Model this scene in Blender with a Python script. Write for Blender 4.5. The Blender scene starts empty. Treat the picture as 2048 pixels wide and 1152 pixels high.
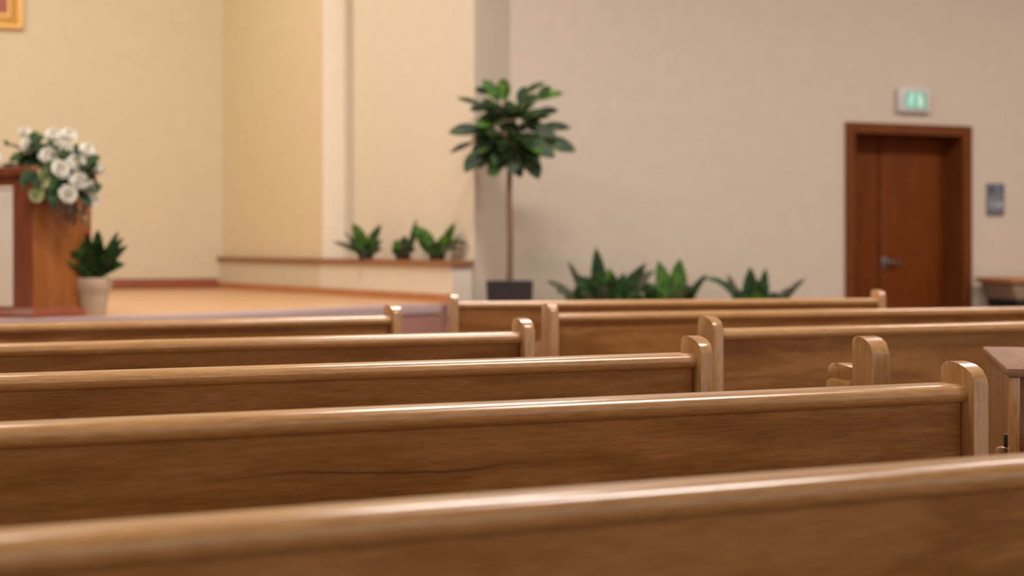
import bpy, bmesh, math, random
from mathutils import Vector, Matrix
PI = math.pi
R = math.radians
SC = bpy.context.scene
COL = SC.collection
YAW = R(23.7)                      # the camera looks this far to the right of the nave axis (+Y)
EYE = 1.065

# ------------------------------------------------------------------ camera, world, lights, exposure
cam_d = bpy.data.cameras.new('camera')
cam = bpy.data.objects.new('camera', cam_d)
COL.objects.link(cam)
SC.camera = cam
cam.location = (0, 0, EYE)
cam.rotation_euler = (R(90), 0, -YAW)
cam_d.sensor_width = 36
cam_d.lens = 56.88
cam_d.shift_y = -86 / 2048
cam_d.clip_start = 0.05
cam_d.dof.use_dof = True
cam_d.dof.focus_distance = 3.05
cam_d.dof.aperture_fstop = 3.5

world = bpy.data.worlds.new('world')
SC.world = world
world.use_nodes = True
bg = world.node_tree.nodes['Background']
bg.inputs[0].default_value = (1.0, 0.90, 0.80, 1)
bg.inputs[1].default_value = 1.0

def area(name, loc, size, power, color, aim=None, size_y=None, spread=180):
    d = bpy.data.lights.new(name, 'AREA')
    d.energy = power
    d.color = color
    d.shape = 'RECTANGLE'
    d.size = size
    d.size_y = size_y or size
    d.spread = R(spread)
    o = bpy.data.objects.new(name, d)
    o.location = loc
    if aim is not None:
        o.rotation_euler = (Vector(aim) - Vector(loc)).to_track_quat('-Z', 'Y').to_euler()
    COL.objects.link(o)
    return o
COOL = (1.0, 0.93, 0.88)
WARM = (1.0, 0.90, 0.75)
for x, y, w in [(-0.6, 3.0, 72), (3.4, 3.0, 128), (0.2, 6.6, 115), (3.6, 7.6, 185), (7.4, 7.2, 90), (10.8, 7.0, 165)]:
    area('ceiling_lamp', (x, y, 4.9), 1.4, w, COOL, size_y=0.5)
area('stage_lamp', (1.4, 11.6, 4.8), 1.2, 86, WARM, aim=(2.2, 14.0, 0.8))
area('stage_lamp', (-1.5, 11.8, 4.8), 1.2, 68, WARM, aim=(0.5, 13.5, 0.8))

SC.view_settings.view_transform = 'Standard'
SC.view_settings.look = 'None'
SC.view_settings.exposure = 0.0
SC.view_settings.gamma = 1.0
SC.view_settings.use_curve_mapping = False

# ------------------------------------------------------------------ materials
def new_mat(name):
    m = bpy.data.materials.new(name)
    m.use_nodes = True
    nt = m.node_tree
    return m, nt, nt.nodes['Principled BSDF']

def ramp(nt, stops):
    n = nt.nodes.new('ShaderNodeValToRGB')
    el = n.color_ramp.elements
    while len(el) < len(stops):
        el.new(0.5)
    for e, (p, c) in zip(el, stops):
        e.position = p
        e.color = (*c, 1)
    return n

def coords(nt, scale, vary=True):
    tc = nt.nodes.new('ShaderNodeTexCoord')
    mp = nt.nodes.new('ShaderNodeMapping')
    mp.inputs['Scale'].default_value = scale
    nt.links.new(tc.outputs['Object'], mp.inputs['Vector'])
    if vary:
        oi = nt.nodes.new('ShaderNodeObjectInfo')
        ml = nt.nodes.new('ShaderNodeMath'); ml.operation = 'MULTIPLY'; ml.inputs[1].default_value = 37.0
        nt.links.new(oi.outputs['Random'], ml.inputs[0])
        nt.links.new(ml.outputs[0], mp.inputs['Location'])
    return mp

def paint(name, col, rough=0.6, var=0.06, scale=3.0, bump=0.0, metallic=0.0, coat=0.0):
    m, nt, b = new_mat(name)
    mp = coords(nt, (scale, scale, scale), vary=False)
    n = nt.nodes.new('ShaderNodeTexNoise'); n.inputs['Detail'].default_value = 4
    nt.links.new(mp.outputs[0], n.inputs['Vector'])
    r = ramp(nt, [(0.3, tuple(c * (1 - var) for c in col)), (0.7, tuple(min(1, c * (1 + var)) for c in col))])
    nt.links.new(n.outputs['Fac'], r.inputs[0])
    nt.links.new(r.outputs[0], b.inputs['Base Color'])
    b.inputs['Roughness'].default_value = rough
    b.inputs['Metallic'].default_value = metallic
    b.inputs['Coat Weight'].default_value = coat
    if bump:
        n2 = nt.nodes.new('ShaderNodeTexNoise'); n2.inputs['Scale'].default_value = 90
        bp = nt.nodes.new('ShaderNodeBump'); bp.inputs['Strength'].default_value = bump; bp.inputs['Distance'].default_value = 0.004
        nt.links.new(mp.outputs[0], n2.inputs['Vector'])
        nt.links.new(n2.outputs['Fac'], bp.inputs['Height'])
        nt.links.new(bp.outputs[0], b.inputs['Normal'])
    return m

def wood(name, dark, mid, light, axis='X', rough=0.32, coat=0.25, figure=5.0, streak=0.5, crack=False, spec=0.5, pore=0.07):
    """Planed, varnished timber: cathedral figure (contours of a stretched noise) plus fine pores along the grain."""
    m, nt, b = new_mat(name)
    L = nt.links
    long, cross = 1.3, 8.5
    sc = {'X': (long, cross, cross), 'Y': (cross, long, cross), 'Z': (cross, cross, long)}[axis]
    mp = coords(nt, sc)
    n1 = nt.nodes.new('ShaderNodeTexNoise'); n1.inputs['Scale'].default_value = 1.0; n1.inputs['Detail'].default_value = 3.5
    n1.inputs['Roughness'].default_value = 0.45; n1.inputs['Distortion'].default_value = 0.35
    L.new(mp.outputs[0], n1.inputs['Vector'])
    mu = nt.nodes.new('ShaderNodeMath'); mu.operation = 'MULTIPLY'; mu.inputs[1].default_value = figure * 2 * PI
    L.new(n1.outputs['Fac'], mu.inputs[0])
    si = nt.nodes.new('ShaderNodeMath'); si.operation = 'SINE'
    L.new(mu.outputs[0], si.inputs[0])
    mr = nt.nodes.new('ShaderNodeMapRange'); mr.inputs['From Min'].default_value = -1
    L.new(si.outputs[0], mr.inputs['Value'])
    fs = {'X': (26, 330, 330), 'Y': (330, 26, 330), 'Z': (330, 330, 26)}[axis]
    mp2 = coords(nt, fs)
    n2 = nt.nodes.new('ShaderNodeTexNoise'); n2.inputs['Scale'].default_value = 1.0; n2.inputs['Detail'].default_value = 3
    L.new(mp2.outputs[0], n2.inputs['Vector'])
    bs = {'X': (0.5, 3, 3), 'Y': (3, 0.5, 3), 'Z': (3, 3, 0.5)}[axis]
    mp3 = coords(nt, bs)
    n3 = nt.nodes.new('ShaderNodeTexNoise'); n3.inputs['Scale'].default_value = 1.3; n3.inputs['Detail'].default_value = 2
    L.new(mp3.outputs[0], n3.inputs['Vector'])
    mx = nt.nodes.new('ShaderNodeMix'); mx.inputs['Factor'].default_value = 0.62
    L.new(mr.outputs[0], mx.inputs['A']); L.new(n3.outputs['Fac'], mx.inputs['B'])
    mx2 = nt.nodes.new('ShaderNodeMix'); mx2.inputs['Factor'].default_value = streak
    L.new(mx.outputs['Result'], mx2.inputs['A']); L.new(n2.outputs['Fac'], mx2.inputs['B'])
    r = ramp(nt, [(0.30, dark), (0.5, mid), (0.70, light)])
    L.new(mx2.outputs['Result'], r.inputs[0])
    pr = nt.nodes.new('ShaderNodeMapRange'); pr.inputs['From Min'].default_value = 0.3; pr.inputs['From Max'].default_value = 0.7
    pr.inputs['To Min'].default_value = 1 - pore; pr.inputs['To Max'].default_value = 1 + pore
    L.new(n2.outputs['Fac'], pr.inputs['Value'])
    pm = nt.nodes.new('ShaderNodeVectorMath'); pm.operation = 'SCALE'
    L.new(r.outputs[0], pm.inputs[0]); L.new(pr.outputs[0], pm.inputs['Scale'])
    out = pm.outputs[0]
    if crack:
        tc = nt.nodes.new('ShaderNodeTexCoord')
        sp = nt.nodes.new('ShaderNodeSeparateXYZ'); L.new(tc.outputs['Object'], sp.inputs[0])
        nz = nt.nodes.new('ShaderNodeTexNoise'); nz.noise_dimensions = '1D'; nz.inputs['Scale'].default_value = 2.6; nz.inputs['Detail'].default_value = 4
        L.new(sp.outputs['X'], nz.inputs['W'])
        ad = nt.nodes.new('ShaderNodeMath'); ad.operation = 'MULTIPLY_ADD'; ad.inputs[1].default_value = -0.035; ad.inputs[2].default_value = -CRACK_Z + 0.0175
        L.new(nz.outputs['Fac'], ad.inputs[0])
        df = nt.nodes.new('ShaderNodeMath'); df.operation = 'ADD'; L.new(sp.outputs['Z'], df.inputs[0]); L.new(ad.outputs[0], df.inputs[1])
        ab = nt.nodes.new('ShaderNodeMath'); ab.operation = 'ABSOLUTE'; L.new(df.outputs[0], ab.inputs[0])
        w = nt.nodes.new('ShaderNodeMapRange'); w.inputs['From Min'].default_value = 0.0007; w.inputs['From Max'].default_value = 0.0024
        w.inputs['To Min'].default_value = 0.75; w.inputs['To Max'].default_value = 0
        L.new(ab.outputs[0], w.inputs['Value'])
        xs = nt.nodes.new('ShaderNodeMath'); xs.operation = 'SUBTRACT'; xs.inputs[1].default_value = CRACK_X; L.new(sp.outputs['X'], xs.inputs[0])
        xa = nt.nodes.new('ShaderNodeMath'); xa.operation = 'ABSOLUTE'; L.new(xs.outputs[0], xa.inputs[0])
        xr = nt.nodes.new('ShaderNodeMapRange'); xr.inputs['From Min'].default_value = 0.09; xr.inputs['From Max'].default_value = 0.30
        xr.inputs['To Min'].default_value = 1; xr.inputs['To Max'].default_value = 0; L.new(xa.outputs[0], xr.inputs['Value'])
        fm = nt.nodes.new('ShaderNodeMath'); fm.operation = 'MULTIPLY'; L.new(w.outputs[0], fm.inputs[0]); L.new(xr.outputs[0], fm.inputs[1])
        mc = nt.nodes.new('ShaderNodeMix'); mc.data_type = 'RGBA'; mc.inputs['B'].default_value = (0.045, 0.03, 0.018, 1)
        L.new(fm.outputs[0], mc.inputs['Factor']); L.new(out, mc.inputs['A'])
        out = mc.outputs['Result']
    L.new(out, b.inputs['Base Color'])
    b.inputs['Roughness'].default_value = rough
    b.inputs['Coat Weight'].default_value = coat
    b.inputs['Coat Roughness'].default_value = 0.18
    b.inputs['Specular IOR Level'].default_value = spec
    bp = nt.nodes.new('ShaderNodeBump'); bp.inputs['Strength'].default_value = 0.02; bp.inputs['Distance'].default_value = 0.001
    L.new(n2.outputs['Fac'], bp.inputs['Height']); L.new(bp.outputs[0], b.inputs['Normal'])
    return m

def leafy(name, dark, mid, light, rough=0.4, scale=6.0):
    m, nt, b = new_mat(name)
    mp = coords(nt, (scale,) * 3, vary=False)
    n = nt.nodes.new('ShaderNodeTexNoise'); n.inputs['Detail'].default_value = 2
    nt.links.new(mp.outputs[0], n.inputs['Vector'])
    r = ramp(nt, [(0.36, dark), (0.52, mid), (0.68, light)])
    nt.links.new(n.outputs['Fac'], r.inputs[0])
    nt.links.new(r.outputs[0], b.inputs['Base Color'])
    b.inputs['Roughness'].default_value = rough
    b.inputs['Specular IOR Level'].default_value = 0.25
    return m

CRACK_Z, CRACK_X = 0.725, 3.10
OAK_D, OAK_M, OAK_L = (0.215, 0.086, 0.021), (0.282, 0.120, 0.032), (0.350, 0.160, 0.050)
M = {}
M['oak_panel'] = wood('oak_panel', OAK_D, OAK_M, OAK_L, 'X', 0.42, 0.03, streak=0.3, crack=False, spec=0.2, pore=0.12)
M['oak_panel_cracked'] = wood('oak_panel_cracked', OAK_D, OAK_M, OAK_L, 'X', 0.42, 0.03, streak=0.3, crack=True, spec=0.2, pore=0.12)
M['oak_rail'] = wood('oak_rail', (0.36, 0.175, 0.055), (0.45, 0.235, 0.082), (0.53, 0.295, 0.115), 'X', 0.27, 0.4, streak=0.65)
M['oak_end'] = wood('oak_end', (0.33, 0.16, 0.050), (0.425, 0.22, 0.076), (0.49, 0.27, 0.105), 'Z', 0.28, 0.6, streak=0.65)
M['oak_brown'] = wood('oak_brown', (0.13, 0.055, 0.02), (0.19, 0.085, 0.032), (0.25, 0.12, 0.05), 'Z', 0.3, 0.4)
M['mauve_wood'] = wood('mauve_wood', (0.21, 0.105, 0.056), (0.25, 0.13, 0.07), (0.29, 0.155, 0.086), 'Y', 0.4, 0.1, spec=0.35)
M['door_wood'] = wood('door_wood', (0.125, 0.028, 0.004), (0.150, 0.036, 0.005), (0.175, 0.044, 0.007), 'Z', 0.6, 0.0, spec=0.12)
M['casing_wood'] = wood('casing_wood', (0.125, 0.034, 0.007), (0.150, 0.042, 0.009), (0.175, 0.05, 0.012), 'Z', 0.6, 0.0, spec=0.15)
M['lectern_dark'] = wood('lectern_dark', (0.19, 0.044, 0.016), (0.23, 0.056, 0.022), (0.26, 0.066, 0.028), 'Z', 0.4, 0.1)  # lectern wood as on its unlit front, shade put into the colour
M['lectern_lit'] = wood('lectern_lit', (0.25, 0.078, 0.016), (0.30, 0.098, 0.021), (0.345, 0.12, 0.028), 'Z', 0.4, 0.05, spec=0.3)  # same lectern wood as on its lit side, light put into the colour
M['stage_boards'] = wood('stage_boards', (0.58, 0.335, 0.17), (0.63, 0.37, 0.19), (0.68, 0.41, 0.215), 'X', 0.4, 0.15)
M['cap_wood'] = wood('cap_wood', (0.24, 0.085, 0.03), (0.28, 0.105, 0.04), (0.33, 0.13, 0.05), 'Y', 0.4, 0.1)
M['skirt_orange'] = wood('skirt_orange', (0.44, 0.17, 0.05), (0.50, 0.20, 0.065), (0.55, 0.23, 0.08), 'Y', 0.4, 0.1)
M['skirt_red'] = wood('skirt_red', (0.27, 0.085, 0.045), (0.32, 0.10, 0.055), (0.37, 0.12, 0.065), 'X', 0.4, 0.1)
M['table_top'] = wood('table_top', (0.38, 0.14, 0.055), (0.45, 0.175, 0.07), (0.50, 0.20, 0.08), 'X', 0.35, 0.2)
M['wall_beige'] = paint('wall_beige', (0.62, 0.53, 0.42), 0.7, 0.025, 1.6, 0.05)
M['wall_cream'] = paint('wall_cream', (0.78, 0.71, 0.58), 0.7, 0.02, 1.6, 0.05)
M['wall_cream_dim'] = paint('wall_cream_dim', (0.74, 0.62, 0.42), 0.7, 0.02, 1.6, 0.05)  # stage wall cream with its dimmer, yellower light put into the colour
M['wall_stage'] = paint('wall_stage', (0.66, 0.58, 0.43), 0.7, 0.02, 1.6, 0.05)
M['ceiling'] = paint('ceiling_paint', (0.72, 0.68, 0.62), 0.8, 0.02, 2)
M['carpet'] = paint('carpet', (0.22, 0.125, 0.105), 0.95, 0.12, 60, 0.4)
M['riser'] = paint('riser_carpet', (0.36, 0.17, 0.14), 0.95, 0.12, 60, 0.4)
M['nosing'] = paint('nosing_carpet', (0.42, 0.31, 0.30), 0.9, 0.08, 60, 0.3)
M['gold'] = paint('gold_leaf', (0.62, 0.36, 0.10), 0.38, 0.08, 8, 0.1, metallic=0.35)
M['picture'] = paint('picture_paint', (0.36, 0.135, 0.095), 0.7, 0.12, 5)
M['cream_panel'] = paint('cream_panel', (0.82, 0.77, 0.64), 0.6, 0.02, 4)
M['terracotta'] = paint('pale_terracotta', (0.46, 0.345, 0.225), 0.75, 0.08, 14, 0.1)
M['black_pot'] = paint('black_glazed', (0.022, 0.018, 0.018), 0.45, 0.1, 5)
M['soil'] = paint('soil', (0.03, 0.018, 0.01), 0.95, 0.3, 60, 0.6)
M['trunk'] = paint('trunk_bark', (0.17, 0.095, 0.055), 0.8, 0.2, 40, 0.3)
M['steel'] = paint('brushed_steel', (0.26, 0.25, 0.25), 0.35, 0.05, 30, metallic=0.9)
M['white_plastic'] = paint('white_plastic', (0.62, 0.58, 0.57), 0.5, 0.02, 8)
M['sign_slate'] = paint('sign_slate', (0.155, 0.165, 0.20), 0.4, 0.06, 30)
M['sign_dark'] = paint('sign_dark', (0.085, 0.09, 0.12), 0.45, 0.08, 30)
M['sign_pale'] = paint('sign_pale', (0.25, 0.26, 0.29), 0.45, 0.06, 30)
M['sign_white'] = paint('sign_white', (0.42, 0.43, 0.45), 0.5, 0.04, 30)
M['black'] = paint('black_paint', (0.012, 0.010, 0.009), 0.5, 0.1, 8)
M['tan_body'] = paint('tan_laminate', (0.27, 0.185, 0.12), 0.6, 0.05, 6)
M['bracket'] = paint('dark_bracket', (0.10, 0.05, 0.032), 0.5, 0.1, 6)
M['petal'] = paint('white_petals', (0.90, 0.87, 0.78), 0.55, 0.05, 20)
M['petal_green'] = paint('pale_green_petals', (0.58, 0.62, 0.32), 0.6, 0.08, 20)
M['leaf_dark'] = leafy('leaf_dark', (0.010, 0.026, 0.008), (0.020, 0.055, 0.014), (0.04, 0.10, 0.018), 0.5, 5)
M['leaf_tree'] = leafy('leaf_tree', (0.010, 0.024, 0.008), (0.020, 0.046, 0.013), (0.070, 0.10, 0.014), 0.5, 4)
M['leaf_bright'] = leafy('leaf_bright', (0.022, 0.055, 0.010), (0.055, 0.14, 0.018), (0.12, 0.24, 0.03), 0.5, 6)
M['leaf_grey'] = leafy('leaf_grey', (0.035, 0.042, 0.020), (0.075, 0.080, 0.042), (0.15, 0.14, 0.08), 0.5, 8)
def glow(name, col, strength):
    m, nt, b = new_mat(name)
    b.inputs['Base Color'].default_value = (*col, 1)
    b.inputs['Emission Color'].default_value = (*col, 1)
    b.inputs['Emission Strength'].default_value = strength
    return m
M['exit_green'] = glow('exit_green', (0.10, 0.35, 0.24), 0.6)
M['exit_white'] = glow('exit_white', (0.55, 0.78, 0.68), 0.3)

# ------------------------------------------------------------------ mesh helpers
def finish(bm, name, mat, parent=None, angle=35, merge=False):
    bmesh.ops.recalc_face_normals(bm, faces=bm.faces[:])
    for f in bm.faces:
        f.smooth = True
    for e in bm.edges:
        if len(e.link_faces) == 2 and e.calc_face_angle(0) > R(angle):
            e.smooth = False
    me = bpy.data.meshes.new(name)
    bm.to_mesh(me)
    bm.free()
    for m in (mat if isinstance(mat, (list, tuple)) else [mat]):
        me.materials.append(m)
    o = bpy.data.objects.new(name, me)
    COL.objects.link(o)
    if parent is not None:
        o.parent = parent
    return o

def thing(name, label, cat, loc=(0, 0, 0), rz=0.0, group=None):
    o = bpy.data.objects.new(name, None)
    o.empty_display_size = 0.1
    o.location = loc
    o.rotation_euler = (0, 0, rz)
    COL.objects.link(o)
    return tag(o, label, cat, group)

def tag(o, label, cat, group=None):
    o['label'] = label
    o['category'] = cat
    if group:
        o['group'] = group
    return o

def struct(o, label=None):
    o['kind'] = 'structure'
    if label:
        o['label'] = label
    return o

def box(bm, x0, x1, y0, y1, z0, z1, bev=0.0, seg=2):
    v = [bm.verts.new((x, y, z)) for z in (z0, z1) for y in (y0, y1) for x in (x0, x1)]
    fs = [bm.faces.new([v[i] for i in q]) for q in ((0, 2, 3, 1), (4, 5, 7, 6), (0, 1, 5, 4), (2, 6, 7, 3), (0, 4, 6, 2), (1, 3, 7, 5))]
    if bev:
        es = {e for f in fs for e in f.edges}
        bmesh.ops.bevel(bm, geom=list(es), offset=bev, segments=seg, profile=0.5, affect='EDGES')
    return v

def new_box(*a, **k):
    bm = bmesh.new()
    box(bm, *a, **k)
    return bm

def prism(bm, pts, a0, a1, axis='X', bev=0.0, seg=2):
    """Extrude a closed outline; axis X: pts are (y,z); Y: (x,z); Z: (x,y)."""
    def mk(p, a):
        return {'X': (a, p[0], p[1]), 'Y': (p[0], a, p[1]), 'Z': (p[0], p[1], a)}[axis]
    A = [bm.verts.new(mk(p, a0)) for p in pts]
    B = [bm.verts.new(mk(p, a1)) for p in pts]
    n = len(pts)
    fa, fb = bm.faces.new(A[::-1]), bm.faces.new(B)
    for i in range(n):
        bm.faces.new((A[i], A[(i + 1) % n], B[(i + 1) % n], B[i]))
    if bev:
        es = list(set(fa.edges) | set(fb.edges))
        bmesh.ops.bevel(bm, geom=es, offset=bev, segments=seg, profile=0.5, affect='EDGES')

def lathe(bm, prof, seg=32, c=(0, 0, 0), cap=True):
    rings = []
    for r, z in prof:
        rings.append([bm.verts.new((c[0] + r * math.cos(2 * PI * i / seg), c[1] + r * math.sin(2 * PI * i / seg), c[2] + z)) for i in range(seg)])
    for a, b in zip(rings, rings[1:]):
        for i in range(seg):
            bm.faces.new((a[i], a[(i + 1) % seg], b[(i + 1) % seg], b[i]))
    if cap:
        bm.faces.new(rings[0][::-1])
        bm.faces.new(rings[-1])

def tube(bm, pts, radii, seg=10):
    pts = [Vector(p) for p in pts]
    rings = []
    for i, p in enumerate(pts):
        d = (pts[min(i + 1, len(pts) - 1)] - pts[max(i - 1, 0)]).normalized()
        s = d.cross(Vector((0, 0, 1)))
        if abs(d.z) > 0.9:
            s = Vector((0, 1, 0)).cross(d)
        s.normalize()
        t = s.cross(d)
        r = radii[i] if isinstance(radii, (list, tuple)) else radii
        rings.append([bm.verts.new(p + (s * math.cos(2 * PI * k / seg) + t * math.sin(2 * PI * k / seg)) * r) for k in range(seg)])
    for a, b in zip(rings, rings[1:]):
        for k in range(seg):
            bm.faces.new((a[k], a[(k + 1) % seg], b[(k + 1) % seg], b[k]))
    bm.faces.new(rings[0][::-1])
    bm.faces.new(rings[-1])

def leaf(bm, base, tip, width, sag=0.0, fold=0.25, face=None, n=8, mat=0, peak=0.45, roll=0.0):
    """A pointed blade with a folded midrib; sag lifts (+) or drops (-) its middle off the straight line."""
    b, t = Vector(base), Vector(tip)
    d = t - b
    L = d.length
    up = Vector((0, 0, 1))
    ctrl = (b + t) / 2 + up * sag * L
    f = Vector(face) if face is not None else up
    rows = []
    for i in range(n + 1):
        s = i / n
        p = b * (1 - s) ** 2 + ctrl * 2 * s * (1 - s) + t * s * s
        tan = ((ctrl - b) * (1 - s) + (t - ctrl) * s).normalized()
        side = tan.cross(f)
        if side.length < 1e-3:
            side = tan.cross(Vector((0.3, 1, 0.1)))
        side.normalize()
        if roll:
            side = Matrix.Rotation(roll, 3, tan) @ side
        nor = side.cross(tan)
        e = math.log(0.5) / math.log(peak)
        w = width * 0.5 * max(0.03, math.sin(PI * s ** e) ** 0.7)
        rows.append([bm.verts.new(p - side * w + nor * w * fold), bm.verts.new(p), bm.verts.new(p + side * w + nor * w * fold)])
    for r0, r1 in zip(rows, rows[1:]):
        for k in range(2):
            q = bm.faces.new((r0[k], r0[k + 1], r1[k + 1], r1[k]))
            q.material_index = mat

# ------------------------------------------------------------------ setting: floor, walls, stage
bm = bmesh.new(); box(bm, -7, 15, -6, 11.9, -0.12, 0.0)
struct(finish(bm, 'floor', M['carpet']), 'mauve carpeted floor under the pews')
bm = bmesh.new(); box(bm, -7, 15, -3, 16.2, 5.2, 5.35)
struct(finish(bm, 'ceiling', M['ceiling']))
bm = bmesh.new(); box(bm, 14.7, 15.0, -2, 11.4, 0, 5.2)
struct(finish(bm, 'wall_right', M['wall_beige']))
bm = bmesh.new(); box(bm, -7.0, -6.7, -2, 15.42, 0, 5.2)
struct(finish(bm, 'wall_left', M['wall_beige']))

WY = 11.4                                            # the hall's front wall, right of the stage
DX0, DX1, DZ = 8.15, 9.33, 2.04                       # its door opening
bm = bmesh.new()
prism(bm, [(4.99, 0), (DX0, 0), (DX0, DZ), (DX1, DZ), (DX1, 0), (14.7, 0), (14.7, 5.2), (4.99, 5.2)], WY, WY + 0.42, 'Y')
struct(finish(bm, 'wall_front', M['wall_beige']), 'plain beige wall to the right of the stage')
# splayed pier between the stage recess and the front wall
P = (4.485, 10.90)
bm = bmesh.new()
prism(bm, [P, (4.99, WY), (4.99, WY + 0.4), (4.44, 13.2), (4.315, 13.2)], 0, 5.2, 'Z')
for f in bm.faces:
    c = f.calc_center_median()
    f.material_index = 1 if c.x > 4.6 and c.y < 11.4 and abs(c.z - 2.6) < 0.1 else 0  # splayed face takes the darker beige, its shade put into the colour
struct(finish(bm, 'wall_stage_pier', [M['wall_cream'], M['wall_beige']]), 'cream pier at the mouth of the stage')
# deeper half of the recess side wall: upper, with a set-back face and a shadow groove
B0, Mx = (3.69, 15.42), (4.014, 13.2)
bm = bmesh.new()
prism(bm, [(B0[0] + 0.03, B0[1]), (Mx[0] + 0.03, Mx[1] + 0.0), (Mx[0] + 0.045, Mx[1] - 0.01), (4.235, 13.19), (4.24, 13.26), (4.315, 13.26), (4.315, 13.2), (4.44, 13.2), (4.44, 15.42)], 0.93, 5.2, 'Z')
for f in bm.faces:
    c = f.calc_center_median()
    f.material_index = 1 if c.x < 4.0 and abs(f.normal.z) < 0.5 else 0  # deepest stretch toned yellower to stand for its different light
struct(finish(bm, 'wall_stage_side', [M['wall_cream'], M['wall_cream_dim']]), 'yellowish side wall at the back of the stage')
bm = bmesh.new()
prism(bm, [(B0[0], B0[1]), Mx, (4.44, 13.2), (4.44, 15.42)], 0, 0.93, 'Z')
struct(finish(bm, 'wall_stage_dado', M['wall_stage']))
bm = bmesh.new(); box(bm, -7, 4.44, 15.42, 15.72, 0, 5.2)
struct(finish(bm, 'wall_back', M['wall_stage']), 'warm plain wall behind the stage')

# stage platform with carpeted nosing and riser
SZ = 0.646
edge = [(-6.6, 9.6), (-3.0, 9.32), (-1.0, 9.25), (0.483, 9.22), (0.994, 9.232), (1.262, 9.26), (1.687, 9.33), (2.137, 9.45), (2.698, 9.72), (3.287, 10.07), (3.75, 10.33), (4.05, 10.47), (4.29, 10.875)]
inner = [(Mx[0] + 0.01, Mx[1]), (B0[0], B0[1] + 0.01), (-6.6, 15.43)]
bm = bmesh.new()
prism(bm, edge + inner, 0, SZ - 0.001, 'Z')
stage = struct(finish(bm, 'stage_platform', M['riser']), 'low mauve carpeted stage front')
def shift(pts, d):
    out = []
    for i, p in enumerate(pts):
        a, b = Vector(pts[max(0, i - 1)]), Vector(pts[min(len(pts) - 1, i + 1)])
        t = (b - a).normalized()
        n = Vector((-t.y, t.x))
        out.append(tuple(Vector(p) + n * d))
    return out
e2 = edge[:-1]
bm = bmesh.new()
prism(bm, shift(e2, 0.30) + [(4.285, 10.875), (Mx[0] + 0.005, Mx[1]), (B0[0], B0[1]), (-6.6, 15.42)], SZ - 0.02, SZ + 0.002, 'Z')
struct(finish(bm, 'stage_floor', M['stage_boards'], stage))
bm = bmesh.new()
prism(bm, shift(e2, -0.012) + shift(e2, 0.30)[::-1], SZ - 0.05, SZ + 0.004, 'Z', bev=0.003)
struct(finish(bm, 'stage_nosing', M['nosing'], stage))

# low planter along the front half of the recess
E0, E1 = (4.306, 10.886), (4.462, 10.886)
bm = bmesh.new()
prism(bm, [Mx, E0, E1, (4.30, 13.19)], 0.0, 0.92, 'Z')
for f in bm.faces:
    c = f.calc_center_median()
    f.material_index = 1 if c.y < 10.9 and abs(c.z - 0.46) < 0.05 else 0  # end face painted darker, standing for the missing stage light
struct(finish(bm, 'wall_stage_ledge', [M['wall_cream'], M['wall_beige']]), 'low cream ledge wall under the small plants')
def offs(p, q, d):
    t = (Vector(q) - Vector(p)).normalized()
    return Vector((-t.y, t.x)) * d
o1 = offs(E0, Mx, 0.035)
bm = bmesh.new()
prism(bm, [(B0[0] - 0.03, B0[1] - 0.01), (Mx[0] - 0.035, Mx[1]), (E0[0] - 0.035, E0[1] - 0.035), (E1[0] + 0.005, E1[1] - 0.035), (4.30, 13.19), (Mx[0] + 0.04, 13.21), (B0[0] + 0.04, B0[1] - 0.01)], 0.918, 0.953, 'Z', bev=0.004)
struct(finish(bm, 'trim_1', M['cap_wood']), 'thin brown wooden cap along the ledge')
bm = bmesh.new()
prism(bm, [(B0[0] - 0.015, B0[1] - 0.02), (Mx[0] - 0.018, Mx[1]), (E0[0] - 0.018, E0[1] - 0.005), (E0[0] + 0.002, E0[1] - 0.005), (Mx[0] + 0.002, Mx[1]), (B0[0] + 0.002, B0[1] - 0.02)], SZ, SZ + 0.06, 'Z')
struct(finish(bm, 'baseboard_right', M['skirt_orange']))
bm = new_box(-6.6, 3.67, 15.40, 15.425, SZ, SZ + 0.10, bev=0.004)
struct(finish(bm, 'baseboard_back', M['skirt_red']))

# door in the front wall
dr = struct(thing('door_1', 'dark brown double door with a narrow fixed leaf, below the exit sign', 'door', (0, WY, 0)))
bm = bmesh.new()
prism(bm, [(DX0 - 0.07, 0), (DX0 + 0.012, 0), (DX0 + 0.012, DZ - 0.02), (DX1 - 0.028, DZ - 0.02), (DX1 - 0.028, 0), (DX1 + 0.07, 0), (DX1 + 0.07, DZ + 0.065), (DX0 - 0.07, DZ + 0.065)], -0.03, 0.24, 'Y', bev=0.004)
struct(finish(bm, 'door_frame', M['casing_wood'], dr))
struct(finish(new_box(DX0 + 0.012, 8.572, 0.205, 0.25, 0.0, DZ - 0.02, bev=0.003), 'fixed_leaf', M['door_wood'], dr))
main = struct(finish(new_box(8.588, DX1 - 0.028, 0.20, 0.25, 0.01, DZ - 0.024, bev=0.003), 'door_leaf', M['door_wood'], dr))
struct(finish(new_box(8.569, 8.591, 0.215, 0.25, 0.0, DZ - 0.02), 'meeting_strip', M['black'], dr))
bm = bmesh.new()
box(bm, 8.605, 8.665, 0.190, 0.201, 0.865, 0.955, bev=0.004)
tube(bm, [(8.635, 0.195, 0.915), (8.635, 0.150, 0.915)], 0.012, 12)
tube(bm, [(8.630, 0.150, 0.915), (8.69, 0.146, 0.915), (8.765, 0.150, 0.912)], [0.013, 0.012, 0.010], 12)
struct(finish(bm, 'door_handle', M['steel'], main))['label'] = 'steel lever handle'

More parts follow.
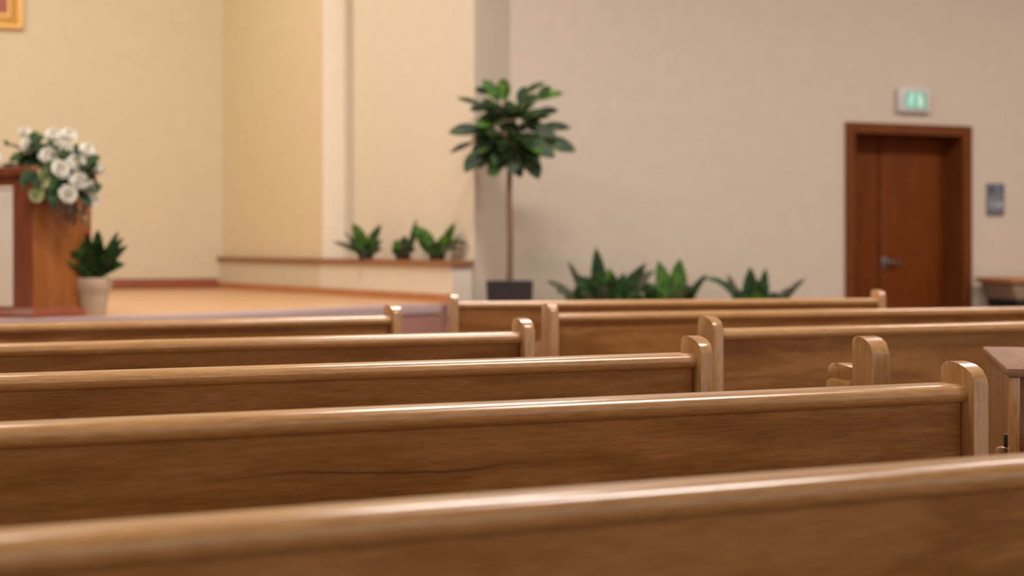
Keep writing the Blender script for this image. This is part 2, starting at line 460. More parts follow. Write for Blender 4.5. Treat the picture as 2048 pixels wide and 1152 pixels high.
# ------------------------------------------------------------------ wall signs and picture
ex = thing('exit_sign', 'small green and white lit exit sign above the brown door', 'sign', (8.77, WY, 2.31))
finish(new_box(-0.175, 0.175, -0.055, 0.0, -0.105, 0.105, bev=0.012), 'case', M['white_plastic'], ex)
gp = finish(new_box(-0.106, 0.106, -0.060, -0.052, -0.070, 0.070, bev=0.003), 'green_panel', M['exit_green'], ex)
def strokes(bm, segs, y0, y1):
    for (x0, z0, x1, z1, w) in segs:
        d = Vector((x1 - x0, z1 - z0)).normalized() * w / 2
        n = Vector((-d.y, d.x))
        p0, p1 = Vector((x0, z0)) - d, Vector((x1, z1)) + d
        prism(bm, [tuple(p0 - n), tuple(p1 - n), tuple(p1 + n), tuple(p0 + n)], y0, y1, 'Y')
bm = bmesh.new()
strokes(bm, [(-0.045, 0.022, -0.052, -0.014, 0.036), (-0.047, 0.026, -0.018, 0.010, 0.014), (-0.05, 0.026, -0.076, 0.006, 0.014),
             (-0.050, -0.018, -0.026, -0.034, 0.019), (-0.026, -0.034, -0.030, -0.056, 0.016), (-0.056, -0.018, -0.068, -0.042, 0.018), (-0.068, -0.042, -0.092, -0.046, 0.015)], -0.0625, -0.058)
prism(bm, [(-0.036 + 0.015 * math.cos(a * PI / 6), 0.050 + 0.015 * math.sin(a * PI / 6)) for a in range(12)], -0.0625, -0.058, 'Y')
finish(bm, 'running_figure', M['exit_white'], gp)
bm = bmesh.new()
prism(bm, [(0.018, -0.056), (0.075, -0.056), (0.075, 0.0), (0.05, 0.055), (0.018, 0.055)], -0.0625, -0.058, 'Y')
finish(bm, 'doorway_symbol', M['exit_white'], gp)

pq = thing('wall_sign', 'slate blue upright notice plate on the wall right of the door', 'sign', (9.67, WY, 1.47))
pl = finish(new_box(-0.095, 0.095, -0.022, 0.0, -0.140, 0.140, bev=0.005), 'plate', M['sign_slate'], pq)
finish(new_box(-0.082, -0.018, -0.025, -0.020, 0.048, 0.118, bev=0.002), 'dark_pictogram', M['sign_dark'], pl)
finish(new_box(0.058, 0.086, -0.025, -0.020, 0.055, 0.122, bev=0.002), 'dark_mark', M['sign_dark'], pl)
finish(new_box(-0.088, 0.088, -0.025, -0.020, -0.095, -0.014, bev=0.002), 'pale_field', M['sign_pale'], pl)
bm = bmesh.new(); prism(bm, [(0.028, -0.078), (0.058, -0.052), (0.028, -0.026), (-0.002, -0.052)], -0.027, -0.024, 'Y')
finish(bm, 'diamond_mark', M['sign_white'], pl)
bm = bmesh.new()
for k in range(3):
    box(bm, -0.07, 0.05 - 0.02 * k, -0.024, -0.020, 0.028 - 0.014 * k, 0.033 - 0.014 * k)
finish(bm, 'text_lines', M['sign_pale'], pl)

pf = thing('framed_picture', 'gold framed reddish picture hung high on the wall behind the stage', 'picture', (1.23, 15.42, 3.04))
bm = bmesh.new()
def frame_ring(bm, hw, h, prof):
    """prof: (inset, depth) steps of the moulding from outside in."""
    loops = []
    for ins, dep in prof:
        loops.append([bm.verts.new(v) for v in ((-hw + ins, -dep, ins), (hw - ins, -dep, ins), (hw - ins, -dep, h - ins), (-hw + ins, -dep, h - ins))])
    for a, b in zip(loops, loops[1:]):
        for i in range(4):
            bm.faces.new((a[i], a[(i + 1) % 4], b[(i + 1) % 4], b[i]))
frame_ring(bm, 0.63, 1.5, [(0.0, 0.0), (0.0, 0.05), (0.012, 0.06), (0.045, 0.045), (0.06, 0.062), (0.095, 0.07), (0.115, 0.04), (0.135, 0.038), (0.135, 0.01)])
finish(bm, 'frame', M['gold'], pf)
finish(new_box(-0.50, 0.50, -0.030, -0.012, 0.13, 1.37), 'canvas', M['picture'], pf)

# ------------------------------------------------------------------ pews
def end_profile():
    pts = [(-0.016, 0.0), (-0.016, 0.822)]
    # arch: long quarter-ellipse rising from the back edge, short round at the front
    for k in range(1, 11):
        a = PI - k * (PI / 2) / 10
        pts.append((0.052 + 0.068 * math.cos(a), 0.822 + 0.036 * math.sin(a)))
    pts += [(0.062, 0.857), (0.070, 0.853), (0.075, 0.846), (0.077, 0.835), (0.077, 0.735)]
    pts += [(0.082, 0.722), (0.10, 0.716), (0.135, 0.712)]
    for k in range(1, 6):
        a = PI / 2 - k * PI / 6
        pts.append((0.135 + 0.024 * math.cos(a), 0.688 + 0.024 * math.sin(a)))
    pts += [(0.118, 0.655), (0.108, 0.62), (0.118, 0.56), (0.16, 0.505), (0.26, 0.475), (0.42, 0.468), (0.452, 0.455), (0.462, 0.43), (0.452, 0.36), (0.44, 0.2), (0.45, 0.06), (0.45, 0.0)]
    return pts

ET = 0.032
def pew_meshes(L, crack=False):
    out = {}
    bm = bmesh.new()
    prof = [(0.062, 0.820), (0.022, 0.820)]
    for k in range(1, 10):
        a = PI / 2 + k * PI / 10
        prof.append((0.022 + 0.022 * math.cos(a), 0.803 + 0.017 * math.sin(a)))
    prof += [(0.022, 0.786), (0.062, 0.786)]
    prism(bm, prof, ET - 0.002, L - ET + 0.002, 'X')
    out['top_rail'] = (bm, M['oak_rail'])
    bm = bmesh.new(); box(bm, ET + 0.004, L - ET - 0.004, 0.016, 0.040, 0.10, 0.788)
    out['back_panel'] = (bm, M['oak_panel_cracked'] if crack else M['oak_panel'])
    bm = bmesh.new()
    prism(bm, [(0.040, 0.415), (0.43, 0.425), (0.447, 0.433), (0.452, 0.443), (0.447, 0.453), (0.43, 0.456), (0.040, 0.445)], ET - 0.002, L - ET + 0.002, 'X')
    out['seat'] = (bm, M['oak_rail'])
    bm = bmesh.new(); box(bm, ET, L - ET, 0.33, 0.35, 0.0, 0.425)
    out['seat_support'] = (bm, M['oak_panel'])
    return out

def pew(loc, rz, L, label, crack=False, first=None):
    t = thing('church_pew', label, 'pew', loc, rz, 'light wooden church pews')
    if first is not None:
        for ch in list(first.children):
            c = ch.copy(); COL.objects.link(c); c.parent = t
        return t
    for n, (bm, m) in pew_meshes(L, crack).items():
        finish(bm, n, m, t)
    for x0 in (0, L - ET):
        bm = bmesh.new()
        prism(bm, end_profile(), x0, x0 + ET, 'X', bev=0.0035, seg=2)
        finish(bm, 'end_panel', M['oak_end'], t, angle=28)
    return t

LL = 4.2
def left_block(xr, yr, rz):          # origin so that the right end stands at (xr, yr)
    return (xr - LL * math.cos(rz), yr - LL * math.sin(rz), 0)
NOSE = 0.045
pew(left_block(1.90, 1.508 - NOSE, R(2.2)), R(2.2), LL, 'pew nearest the viewer, large blurred back and rail across the bottom')
r1 = pew(left_block(1.905, 2.322 - NOSE, 0), 0, LL, 'second pew from the front of the view, sharp round-topped post beside the brown cabinet', crack=True)
r2 = pew(left_block(1.875, 3.208 - NOSE, 0), 0, LL, 'third pew of the left block, its right post overlapping a right-block post')
pew(left_block(1.885, 4.195 - NOSE, 0), 0, LL, 'fourth pew of the left block, one row nearer than the pew by the stage', first=r2)
pew(left_block(1.90, 5.335 - NOSE, R(3.0)), R(3.0), LL, 'farthest pew of the left block, directly below the lectern and stage', first=r2)
pew((2.40, 4.085 - NOSE, 0), 0, LL, 'right-block pew directly behind the stand-alone pew end with armrest', first=r2)
pew((2.43, 5.255 - NOSE, 0), R(-5.4), LL, 'right-block pew whose rail runs in front of the brown door and table', first=r2)
pew((2.565, 6.545 - NOSE, 0), R(-11.2), 2.02, 'short far right-block pew in front of the leafy plants, both posts visible')

# stand-alone pew end with a stub arm
pe = thing('pew_end', 'stand-alone light wood pew end post with a stub armrest, no rail attached', 'pew end', (2.30, 3.135, 0))
bm = bmesh.new()
pp = [(0.0, 0.0), (0.0, 0.806)]
for k in range(1, 11):
    a = PI - k * (PI / 2) / 10
    pp.append((0.062 + 0.062 * math.cos(a), 0.806 + 0.042 * math.sin(a)))
pp += [(0.072, 0.847), (0.080, 0.842), (0.084, 0.832), (0.084, 0.0)]
prism(bm, pp, 0.0, 0.050, 'X', bev=0.005, seg=2)
finish(bm, 'post', M['oak_end'], pe, angle=28)
bm = bmesh.new()
prism(bm, [(0.080, 0.776), (0.15, 0.778), (0.178, 0.775), (0.190, 0.765), (0.192, 0.750), (0.186, 0.741), (0.080, 0.738)], 0.004, 0.046, 'X', bev=0.006)
arm = finish(bm, 'armrest', M['oak_end'], pe)
bm = bmesh.new()
prism(bm, [(0.080, 0.739), (0.165, 0.742), (0.182, 0.735), (0.19, 0.70), (0.16, 0.62), (0.12, 0.50), (0.11, 0.0), (0.080, 0.0)], -0.006, 0.052, 'X', bev=0.008)
finish(bm, 'arm_support', M['oak_end'], pe)
finish(new_box(-0.02, 0.07, -0.06, 0.30, 0.0, 0.045, bev=0.008), 'foot', M['oak_end'], pe)

# brown cabinet beside the aisle: long side panel to the left, light front corner post, split top
cd = Vector((0.589, 0.808)).normalized()
crz = math.atan2(cd.y, cd.x) - PI / 2               # local +Y runs along the side panel away from the viewer
cb = thing('wooden_cabinet', 'brown wooden cabinet with a flat split top, cut off by the right edge', 'cabinet', (2.204, 2.549, 0), crz)
CL, CW, CH = 0.69, 0.62, 0.82
finish(new_box(0.0, 0.022, 0.045, CL, 0.0, CH - 0.018, bev=0.002), 'side_panel', M['oak_brown'], cb)
finish(new_box(CW - 0.022, CW, 0.02, CL, 0.0, CH - 0.018, bev=0.002), 'side_panel', M['oak_brown'], cb)
finish(new_box(0.022, CW - 0.022, CL - 0.02, CL, 0.05, CH - 0.018), 'back_panel', M['oak_brown'], cb)
bm = bmesh.new(); prism(bm, [(-0.002, CH - 0.018), (0.018, CH - 0.018), (0.016, 0.64), (-0.004, 0.64)], 0.0, 0.045, 'Y', bev=0.003)
finish(bm, 'corner_post', M['oak_end'], cb)['label'] = 'light wood corner post'
finish(new_box(0.016, CW - 0.022, 0.02, 0.04, 0.675, CH - 0.018), 'front_panel', M['mauve_wood'], cb)
finish(new_box(0.016, CW - 0.022, 0.012, 0.045, 0.652, 0.677, bev=0.003), 'bottom_rail', M['lectern_dark'], cb)
finish(new_box(0.022, CW - 0.022, 0.05, CL - 0.02, 0.05, 0.07), 'shelf', M['oak_brown'], cb)
bm = bmesh.new(); prism(bm, [(-0.008, -0.008), (0.165, -0.008), (0.165, CL + 0.008), (-0.008, CL + 0.008)], CH - 0.018, CH, 'Z', bev=0.004)
finish(bm, 'top_board', M['mauve_wood'], cb)
bm = bmesh.new(); prism(bm, [(0.172, -0.008), (CW + 0.008, -0.008), (CW + 0.008, CL + 0.008), (0.172, CL + 0.008)], CH - 0.018, CH + 0.003, 'Z', bev=0.004)
finish(bm, 'top_board', M['mauve_wood'], cb)
finish(new_box(-0.010, 0.012, 0.048, 0.066, 0.655, 0.683, bev=0.004), 'hinge', M['black'], cb)['label'] = 'black hinge'
bm = bmesh.new(); lathe(bm, [(0.003, -0.014), (0.010, -0.011), (0.013, 0.0), (0.010, 0.011), (0.003, 0.014)], 14, (-0.012, 0.085, 0.640))
finish(bm, 'knob', M['oak_end'], cb)['label'] = 'pale wooden knob'
finish(new_box(0.0, 0.045, 0.0, 0.045, 0.0, 0.02), 'foot', M['black'], cb)
finish(new_box(CW - 0.045, CW, 0.0, 0.02, 0.0, 0.65), 'front_leg', M['oak_brown'], cb)

# console table by the wall at far right
tb = thing('side_table', 'pale side table with an orange-brown top against the wall right of the door', 'table', (9.39, 10.86, 0))
finish(new_box(0.0, 0.95, 0.0, 0.46, 0.742, 0.784, bev=0.006), 'table_top', M['table_top'], tb)
bm = bmesh.new(); prism(bm, [(0.03, 0.742), (0.92, 0.742), (0.86, 0.60), (0.09, 0.60)], 0.03, 0.43, 'Y', bev=0.003)
finish(bm, 'body', M['tan_body'], tb)
finish(new_box(0.10, 0.85, 0.05, 0.42, 0.535, 0.60), 'recess', M['black'], tb)['label'] = 'black block for the shaded gap under the body'  # solid black block put in for the shade of an open gap
finish(new_box(0.195, 0.235, -0.006, 0.03, 0.665, 0.735, bev=0.004), 'bracket', M['bracket'], tb)
for x0 in (0.11, 0.78):
    finish(new_box(x0, x0 + 0.06, 0.06, 0.41, 0.0, 0.536, bev=0.004), 'leg', M['tan_body'], tb)

# ------------------------------------------------------------------ lectern with flowers
lrz = -YAW - R(30)                                   # front face turned to the left of the viewer
lt = thing('lectern', 'red-brown wooden lectern with a cream inset panel under the white flowers', 'lectern', (1.20, 9.50, SZ), lrz)
LW, LD, LH = 1.0, 0.46, 0.86
# local origin = near right bottom corner; front runs to -X, side runs to +Y
finish(new_box(-LW, -0.004, 0.0, 0.03, 0.05, LH - 0.045, bev=0.003), 'front_panel', M['lectern_dark'], lt)
finish(new_box(-0.03, 0.0, 0.006, LD, 0.05, LH - 0.045, bev=0.003), 'side_panel', M['lectern_lit'], lt)
finish(new_box(-LW, -LW + 0.03, 0.03, LD, 0.05, LH - 0.045), 'side_panel', M['lectern_dark'], lt)
finish(new_box(-LW, -0.03, LD - 0.03, LD, 0.05, LH - 0.045), 'back_panel', M['lectern_dark'], lt)
finish(new_box(-LW - 0.03, 0.025, -0.03, LD + 0.02, LH - 0.045, LH + 0.005, bev=0.008), 'top', M['lectern_dark'], lt)
bm = bmesh.new()
lo = [(-LW - 0.03, -0.03), (0.03, -0.03), (0.03, LD + 0.03), (-LW - 0.03, LD + 0.03)]
hi = [(-LW, 0.0), (0.0, 0.0), (0.0, LD), (-LW, LD)]
rg = [[bm.verts.new((x, y, z)) for x, y in pl] for pl, z in ((lo, 0.0), (lo, 0.022), (hi, 0.06))]
bm.faces.new(rg[0][::-1]); bm.faces.new(rg[2])
for a, b in zip(rg, rg[1:]):
    for i in range(4):
        bm.faces.new((a[i], a[(i + 1) % 4], b[(i + 1) % 4], b[i]))
finish(bm, 'plinth', M['lectern_dark'], lt)
ins = finish(new_box(-LW + 0.15, -0.155, -0.010, 0.002, 0.045 + 0.02, 0.735, bev=0.004), 'inset_panel', M['cream_panel'], lt)
ins['label'] = 'cream inset panel'
bm = bmesh.new(); box(bm, -LW + 0.15, -0.155, -0.016, 0.002, 0.737, 0.757, bev=0.004)
finish(bm, 'inset_moulding', M['cream_panel'], ins)

rng = random.Random(11)
KF = 9.35 / 3236                                     # metres per unit in the flower layout below
FO = Vector((1.225, 9.61, 1.505))                    # near the right end of the lectern's top
fa = thing('flower_arrangement', 'white flower arrangement with dark leaves spilling over the lectern top', 'flowers', FO, -YAW)
def fl(px, py, d=0.0):                                # layout origin (80,343): right, depth, up
    return Vector(((px - 80) * KF + (px - 1024) * KF * d / 9.3, d, -(py - 343) * KF))
bm = bmesh.new(); lathe(bm, [(0.05, 0.0), (0.075, 0.02), (0.085, 0.05), (0.075, 0.06), (0.03, 0.06)], 20, (0.0, 0.10, 0.006))
finish(bm, 'bowl', M['black_pot'], fa)
def bloom_mesh(mat, name, seed, petals=3):
    r = random.Random(seed)
    bm = bmesh.new()
    for ring, (n, rad, zc, tilt, size) in enumerate([(5, 0.012, 0.022, 80, 0.030), (7, 0.022, 0.014, 60, 0.036), (9, 0.032, 0.004, 32, 0.040), (9, 0.036, -0.008, 5, 0.040)]):
        for k in range(n):
            a = 2 * PI * (k + ring * 0.5) / n + r.uniform(-0.15, 0.15)
            T = Matrix.Rotation(a, 4, 'Z') @ Matrix.Translation((rad * 0.55, 0, zc)) @ Matrix.Rotation(R(-tilt + r.uniform(-8, 8)), 4, 'Y')
            s = size * r.uniform(0.9, 1.1)
            g = []
            for i in range(4):
                u = i / 3
                w = s * (0.35 + 0.75 * math.sin(PI * (0.15 + 0.6 * u)))
                g.append([bm.verts.new(T @ Vector((u * s, (v - 0.5) * w, 0.35 * s * ((v - 0.5) * 2) ** 2 * 0.4 + 0.25 * s * u * u))) for v in (0, 0.25, 0.5, 0.75, 1)])
            for p, q in zip(g, g[1:]):
                for j in range(4):
                    bm.faces.new((p[j], p[j + 1], q[j + 1], q[j]))
    bmesh.ops.create_uvsphere(bm, u_segments=12, v_segments=8, radius=0.031, matrix=Matrix.Translation((0, 0, 0.006)))
    return finish(bm, name, mat, None, angle=60)
b_white = bloom_mesh(M['petal'], 'flower', 3)
b_green = bloom_mesh(M['petal_green'], 'flower', 5)
blooms = [(62, 272, .02, .8, 0), (82, 283, .06, 1.0, 1), (70, 299, -.03, 1.05, 0), (118, 279, .03, 1.05, 0), (147, 277, .07, 1.0, 0), (122, 299, .0, .95, 0),
          (141, 307, .03, 1.0, 0), (108, 320, -.06, 1.1, 0), (131, 346, -.09, 1.1, 0), (163, 333, -.04, 1.1, 0), (183, 305, .05, .9, 0), (202, 342, .03, .75, 0),
          (168, 367, -.06, 1.05, 0), (187, 382, -.02, .9, 0), (146, 394, -.10, 1.05, 0), (194, 405, .0, .8, 0), (84, 397, -.16, .85, 1), (97, 372, -.15, .75, 1), (99, 356, -.14, .7, 1), (5, 327, -.03, .95, 0)]
for i, (px, py, d, s, g) in enumerate(blooms):
    src = b_green if g else b_white
    o = src if i == (1 if g else 0) else src.copy()
    if o is not src:
        COL.objects.link(o)
    o.parent = fa
    p = fl(px, py, d)
    o.location = p
    dirv = (p - Vector((0.02, 0.16, -0.06))).normalized() + Vector((0, -0.8, 0.15))
    o.rotation_euler = dirv.to_track_quat('Z', 'Y').to_euler()
    o.scale = (s * 0.86,) * 3
    if g:
        o['label'] = 'pale green flower'
bm = bmesh.new()
core = Vector((0.06, 0.09, 0.04))
# dark mass between the blooms
for k in range(150):
    px = rng.uniform(50, 192); py = 290 + 0.55 * abs(px - 95) * (0.8 if px > 95 else 0.5) + rng.uniform(0, 70)
    d = rng.uniform(-0.10, 0.08)
    t = fl(px, py, d)
    b = t + Vector((rng.uniform(-.08, .08), rng.uniform(0.0, 0.09), rng.uniform(-0.03, 0.06)))
    leaf(bm, b, t, rng.uniform(0.045, 0.07), sag=rng.uniform(0, 0.2), face=(0.2, -1, 0.5), mat=0)
for (bx, by, tx, ty, w, mi, d) in [(74, 348, 56, 386, .07, 0, -.24), (112, 365, 120, 430, .07, 0, -.14), (122, 350, 108, 398, .06, 0, -.15), (72, 352, 88, 382, .06, 0, -.22), (165, 378, 190, 422, .06, 0, -.06), (150, 352, 158, 392, .07, 0, -.02),
                                (68, 318, 28, 328, .06, 1, -.02), (64, 308, 20, 293, .016, 2, .0), (60, 325, 34, 317, .055, 1, .0), (158, 312, 172, 300, .07, 1, .05), (75, 335, 40, 338, .055, 2, -.02),
                                (185, 350, 210, 381, .022, 2, .03), (188, 385, 208, 405, .018, 2, .02), (180, 320, 196, 330, .03, 2, .04), (90, 345, 100, 385, .05, 2, -.16), (28, 296, 17, 290, .035, 1, .0),
                                (45, 335, 12, 338, .03, 2, .05), (110, 330, 95, 378, .05, 0, -.17), (135, 365, 130, 408, .055, 0, -.12), (80, 360, 88, 392, .045, 1, -.18), (205, 378, 212, 383, .045, 1, .03)]:
    leaf(bm, fl(bx, by, d + 0.04), fl(tx, ty, d), w, sag=0.08, face=(0.1, -1, 0.4), mat=mi)
finish(bm, 'foliage', [M['leaf_dark'], M['leaf_bright'], M['leaf_grey']], fa)
bm = bmesh.new()
for k in range(16):
    x0 = rng.uniform(140, 185); x1 = x0 + rng.uniform(-12, 14); y1 = rng.uniform(430, 462)
    pts = [fl(x0, 385, .02), fl((x0 + x1) / 2 + rng.uniform(-5, 5), 412, .0), fl(x1, y1, .0)]
    tube(bm, pts, 0.0028, 5)
    for j in range(7):
        s = rng.uniform(0.15, 1)
        p = fl(x0 + (x1 - x0) * s, 392 + (y1 - 392) * s, .0)
        q = p + Vector((rng.uniform(-.045, .045), rng.uniform(-.02, .02), rng.uniform(-.03, .015)))
        leaf(bm, p, q, 0.016, n=4, mat=rng.choice((0, 0, 1)))
finish(bm, 'trailing_sprays', [M['leaf_grey'], M['petal']], fa)

# ------------------------------------------------------------------ plants
def pot_round(parent, prof, mat, seg=32):
    bm = bmesh.new(); lathe(bm, prof, seg)
    return finish(bm, 'pot', mat, parent)
def soil(parent, r, z):
    bm = bmesh.new(); lathe(bm, [(r, z - 0.02), (r, z), (r * 0.6, z + 0.012), (0.01, z + 0.016)], 24)
    return finish(bm, 'soil', M['soil'], [c for c in parent.children if c.name.startswith('pot')][0])

def rosette(parent, base_z, k, leaves, spread=0.03, seed=1, back=0.2, extra=10, exr=60, exh=45, mats=None, exw=0.05, wm=1.0):
    """leaves: (tip right, tip up, width, sag, material, depth) in layout units of k metres, seen from the aisle."""
    r = random.Random(seed)
    bm = bmesh.new()
    for (tx, tz, w, sag, mi, d) in leaves:
        b = Vector((r.uniform(-spread, spread) + math.copysign(min(abs(tx) * k * 0.15, spread), tx), r.uniform(-spread, spread), base_z))
        leaf(bm, b, (tx * k, d, base_z + tz * k), w * wm, sag, peak=0.5, face=(-tx * 0.004, -1.0 if d <= 0.05 else -0.6, 0.55), mat=mi, n=9)
    for i in range(extra):
        a = r.uniform(0, 2 * PI)
        rr = r.uniform(0.35, 1) * exr * k
        t = Vector((math.cos(a) * rr, math.sin(a) * rr * back / 0.2 * 0.6, base_z + r.uniform(0.25, 1) * exh * k))
        leaf(bm, (r.uniform(-spread, spread), r.uniform(-spread, spread), base_z), t, exw * r.uniform(0.7, 1.2), r.uniform(0.05, 0.3), face=(0, -0.7, 0.7), mat=r.choice((0, 0, 0, 2)), n=8)
    return finish(bm, 'foliage', mats or [M['leaf_dark'], M['leaf_bright'], M['leaf_grey']], parent, angle=70)

# beside the lectern, pale pot
p = thing('potted_plant', 'dark leafy plant in a pale tan pot beside the lectern', 'plant', (1.575, 9.76, SZ), -YAW)
pot_round(p, [(0.072, 0.0), (0.078, 0.01), (0.090, 0.10), (0.100, 0.145), (0.112, 0.165), (0.114, 0.215), (0.112, 0.225), (0.098, 0.225), (0.095, 0.19), (0.01, 0.19)], M['terracotta'])
soil(p, 0.095, 0.205)
rosette(p, 0.215, 9.6 / 3236, [(-56, 82, .065, .05, 0, -.16), (-32, 88, .06, .03, 1, -.05), (-10, 95, .08, .02, 0, -.04), (8, 100, .07, 0, 0, .03), (50, 96, .05, .05, 0, .02), (72, 68, .055, .12, 0, -.02),
    (70, 30, .06, .15, 0, -.06), (-64, 36, .05, .2, 0, -.20), (-50, 60, .06, .12, 0, -.14), (-12, 72, .085, .05, 1, -.12), (-30, 58, .08, .08, 0, -.14), (22, 76, .075, .05, 0, -.10), (34, 62, .075, .1, 0, -.10), (60, 50, .07, .12, 0, -.08), (-20, 84, .07, .02, 0, -.06), (62, 84, .05, .08, 0, -.0), (-44, 44, .07, .15, 0, -.18), (0, 60, .09, .03, 0, -.13), (48, 45, .06, .1, 2, -.09), (12, 48, .05, 0, 1, -.11), (-35, 45, .06, .1, 1, -.14)],
    seed=4, extra=22, exr=58, exh=52, exw=.08, wm=1.2)

# three on the ledge
k = 12.6 / 3236
def ledge_plant(x, y, label, leaves, seed, extra, exr, exh):
    p = thing('ledge_plant', label, 'plant', (x, y, 0.953), -YAW, 'small plants along the ledge')
    pot_round(p, [(0.056, 0.0), (0.064, 0.025), (0.066, 0.03), (0.058, 0.03), (0.01, 0.022)], M['black_pot'], 20)
    soil(p, 0.054, 0.028)
    rosette(p, 0.020, k, leaves, 0.034, seed, 0.12, extra, exr, exh, exw=0.07)
ledge_plant(4.125, 12.30, 'leftmost plant on the ledge, two tall leaves and one long leaf to the left', [(-26, 68, .11, .02, 1, -.02), (32, 66, .085, .03, 0, -.02), (-68, 30, .05, .12, 2, -.03), (-8, 50, .09, .03, 1, -.05), (16, 40, .09, .05, 1, -.06), (-34, 35, .06, .1, 0, -.02), (34, 34, .06, .1, 2, -.03), (4, 30, .08, 0, 0, -.07), (-46, 52, .03, .05, 2, .0)], 2, 18, 36, 40)
ledge_plant(4.262, 11.80, 'low bushy plant between two larger ones on the ledge', [(-16, 34, .08, .1, 1, -.03), (4, 42, .09, .05, 0, -.02), (18, 36, .08, .1, 0, -.03), (-22, 20, .06, .15, 0, -.04), (24, 18, .06, .15, 2, -.04), (0, 26, .10, .1, 2, -.07), (26, 76, .045, .0, 0, .0), (30, 52, .03, .0, 2, -.03)], 3, 16, 27, 30)
ledge_plant(4.335, 11.27, 'rightmost plant on the ledge, bright green leaves beside the corner', [(-42, 62, .10, .06, 1, -.02), (-26, 56, .085, .05, 1, -.03), (36, 66, .085, .0, 1, -.14), (24, 46, .085, .03, 1, -.12), (62, 26, .05, .25, 2, -.24), (50, 12, .045, .3, 2, -.2), (-30, 30, .08, .1, 0, -.06), (0, 30, .10, .0, 0, -.07), (14, 28, .09, 0, 0, -.06), (50, 44, .03, .1, 2, -.18)], 7, 16, 34, 40)

# three on the floor in front of the wall
k = 12.4 / 3236
def floor_plant(x, y, label, leaves, seed, extra, exr, exh, mats=None):
    p = thing('floor_plant', label, 'plant', (x, y, 0), -YAW, 'leafy plants along the beige wall')
    pot_round(p, [(0.12, 0.0), (0.13, 0.01), (0.165, 0.40), (0.175, 0.42), (0.178, 0.45), (0.155, 0.45), (0.15, 0.41), (0.01, 0.41)], M['black_pot'])
    soil(p, 0.15, 0.43)
    rosette(p, 0.44, k, leaves, 0.05, seed, 0.22, extra, exr, exh, mats, exw=0.10, wm=1.35)
B = 150  # layout height of the picture row 500 above the pot's rim, in units
floor_plant(5.53, 10.86, 'widest floor plant by the wall, tall dark central leaf, nearest the standing tree', [(-18, 158, .10, .0, 0, -.02), (8, 118, .13, .0, 1, -.08), (-116, 92, .06, .28, 2, -.05), (-74, 132, .055, .12, 2, .0), (82, 128, .08, .18, 2, .0), (62, 102, .10, .2, 0, -.05), (-62, 80, .09, .2, 0, -.05),
    (40, 90, .12, .1, 0, -.08), (-34, 90, .10, .1, 0, -.06), (100, 86, .06, .3, 0, -.02), (72, 62, .08, .3, 0, -.06), (98, 112, .07, .32, 2, -.02), (74, 118, .07, .22, 0, -.04), (-96, 72, .06, .35, 2, -.04), (-50, 104, .07, .2, 0, -.03), (-80, 60, .07, .3, 2, -.04), (-10, 80, .12, 0, 0, -.1), (20, 70, .1, 0, 2, -.1)], 12, 40, 100, 112)
floor_plant(6.10, 10.90, 'middle floor plant by the wall, two upright bright green leaves', [(-22, 132, .11, .0, 1, -.02), (22, 136, .12, .0, 1, -.02), (0, 96, .12, .0, 1, -.08), (-72, 92, .06, .25, 0, -.03), (78, 104, .05, .25, 0, -.02), (60, 84, .06, .25, 0, -.06), (-46, 70, .08, .2, 0, -.06), (40, 68, .08, .2, 0, -.06)], 15, 22, 72, 100)
floor_plant(6.86, 10.88, 'rightmost floor plant by the wall, thin leaves arching out both sides', [(-10, 118, .10, .0, 0, -.02), (22, 116, .07, .0, 0, -.02), (6, 92, .11, .0, 0, -.06), (104, 96, .05, .12, 2, -.02), (78, 78, .05, .2, 2, -.04), (-58, 104, .045, .2, 2, -.02), (-104, 92, .045, .45, 0, -.02), (-40, 70, .08, .2, 0, -.06), (44, 66, .08, .2, 0, -.06), (-2, 74, .1, .0, 1, -.1)], 21, 20, 70, 92)

# standard tree in a tall black planter
k = 11.5 / 3236
tr = thing('potted_tree', 'slim potted tree with a round leafy crown in a tall black planter', 'plant', (4.60, 10.52, 0), -YAW)
bm = bmesh.new()
a0, a1, zt = 0.125, 0.165, 0.81
rg = [[bm.verts.new((sx * a, sy * a, z)) for sx, sy in ((-1, -1), (1, -1), (1, 1), (-1, 1))] for a, z in ((a0, 0.0), (a1, zt), (a1 - 0.018, zt), (a1 - 0.022, zt - 0.05), (0.01, zt - 0.05))]
bm.faces.new(rg[0][::-1]); bm.faces.new(rg[-1])
for p_, q_ in zip(rg, rg[1:]):
    for i in range(4):
        bm.faces.new((p_[i], p_[(i + 1) % 4], q_[(i + 1) % 4], q_[i]))
bmesh.ops.bevel(bm, geom=[e for e in bm.edges if abs(e.verts[0].co.z - e.verts[1].co.z) > 0.5], offset=0.012, segments=2, affect='EDGES')
planter = finish(bm, 'planter', M['black_pot'], tr)
bm = bmesh.new(); box(bm, -0.14, 0.14, -0.14, 0.14, zt - 0.055, zt - 0.035)
finish(bm, 'soil', M['soil'], planter)
bm = bmesh.new()
tube(bm, [(0, 0, zt - 0.05), (0.004, 0, 1.1), (-0.004, 0, 1.4), (0.002, 0, 1.7), (0.0, 0, 2.0)], [0.022, 0.020, 0.019, 0.018, 0.012], 12)
for (x, y, z) in [(-.12, -.05, 2.02), (.13, .03, 2.0), (.03, -.12, 1.95), (-.05, .1, 2.05), (.06, .06, 2.1)]:
    tube(bm, [(0, 0, 1.74), (x * .5, y * .5, 1.88), (x, y, z)], [0.012, 0.009, 0.006], 7)
finish(bm, 'trunk', M['trunk'], tr)
rng = random.Random(5)
bm = bmesh.new()
def tp(px, py, d=0.0):
    return Vector(((px - 1020) * k, d, EYE - (py - 490) * k))
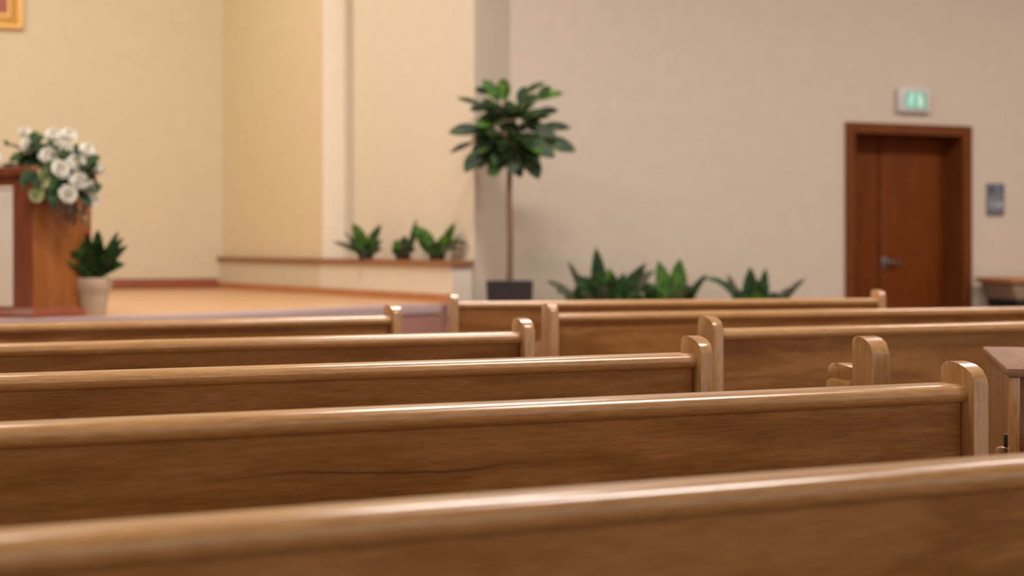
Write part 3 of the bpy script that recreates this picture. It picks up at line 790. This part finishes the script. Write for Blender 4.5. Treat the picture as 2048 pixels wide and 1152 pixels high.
big = [(968, 212, 914, 196, .045, 2, .02, .05), (972, 262, 898, 268, .085, 0, -.05, .12), (972, 298, 930, 346, .10, 0, -.08, .08), (950, 285, 900, 306, .04, 3, .04, .1), (1000, 305, 990, 358, .075, 1, -.10, .05),
       (1000, 205, 966, 160, .09, 1, .0, .05), (1010, 205, 1006, 158, .09, 1, -.05, .05), (1030, 200, 1092, 164, .05, 0, .05, .1), (1058, 205, 1128, 188, .075, 1, .0, .12), (1066, 262, 1144, 256, .065, 0, .06, .15),
       (1072, 282, 1152, 304, .10, 0, -.04, .12), (1050, 300, 1078, 360, .105, 0, -.08, .05), (1030, 300, 1024, 352, .09, 0, -.12, .0), (1015, 245, 960, 240, .085, 2, -.12, .1), (1040, 240, 1092, 226, .07, 2, -.10, .1),
       (1020, 270, 1050, 290, .10, 0, -.18, .0), (1035, 278, 1110, 318, .115, 0, -.14, .08), (990, 240, 955, 256, .085, 1, -.15, .1), (1000, 225, 965, 205, .08, 2, -.12, .1), (1045, 225, 1075, 190, .09, 0, -.06, .05),
       (1040, 215, 1050, 172, .075, 0, .02, .03), (985, 270, 945, 322, .09, 0, -.05, .1), (1045, 295, 1060, 345, .09, 0, -.02, .05), (1010, 285, 1005, 340, .085, 0, -.10, .0), (1000, 250, 1040, 268, .09, 0, -.2, .0), (1030, 235, 1072, 236, .075, 2, -.16, .05), (990, 215, 940, 222, .08, 0, -.04, .1), (980, 190, 950, 178, .06, 0, .02, .1), (1060, 235, 1118, 222, .075, 0, .0, .12), (1050, 250, 1112, 276, .09, 0, -.08, .08), (985, 285, 958, 338, .09, 0, -.03, .06), (1020, 310, 1044, 356, .08, 0, -.03, .03), (1075, 190, 1104, 174, .06, 0, .03, .05), (1000, 320, 978, 352, .075, 1, -.02, .03)]
for (bx, by, tx, ty, w, mi, d, sag) in big:
    leaf(bm, tp(bx, by, d * 0.4), tp(tx, ty, d), w * 1.12, sag, face=(0, -1, 0.35 if ty > 250 else 0.8), mat=mi, peak=0.55, fold=0.2, n=9)
for i in range(120):
    a = rng.uniform(0, 2 * PI); el = rng.uniform(-0.9, 1.1)
    dirv = Vector((math.cos(a) * math.cos(el), math.sin(a) * math.cos(el), math.sin(el)))
    b = Vector((0, 0, 1.86)) + Vector((dirv.x * .10, dirv.y * .08, dirv.z * .14))
    q = rng.uniform(0.75, 1.32)
    t = Vector((0, 0, 1.86)) + Vector((dirv.x * .27 * q, dirv.y * .24 * q, dirv.z * .25 * q - 0.02))
    leaf(bm, b, t, rng.uniform(.075, .105), rng.uniform(0, .15), face=(dirv.x * .3, dirv.y - 0.3, 0.8), mat=rng.choice((0, 0, 0, 0, 0, 2, 1)), peak=0.55, n=7)
finish(bm, 'crown', [M['leaf_tree'], M['leaf_bright'], M['leaf_tree'], M['leaf_grey']], tr, angle=70)
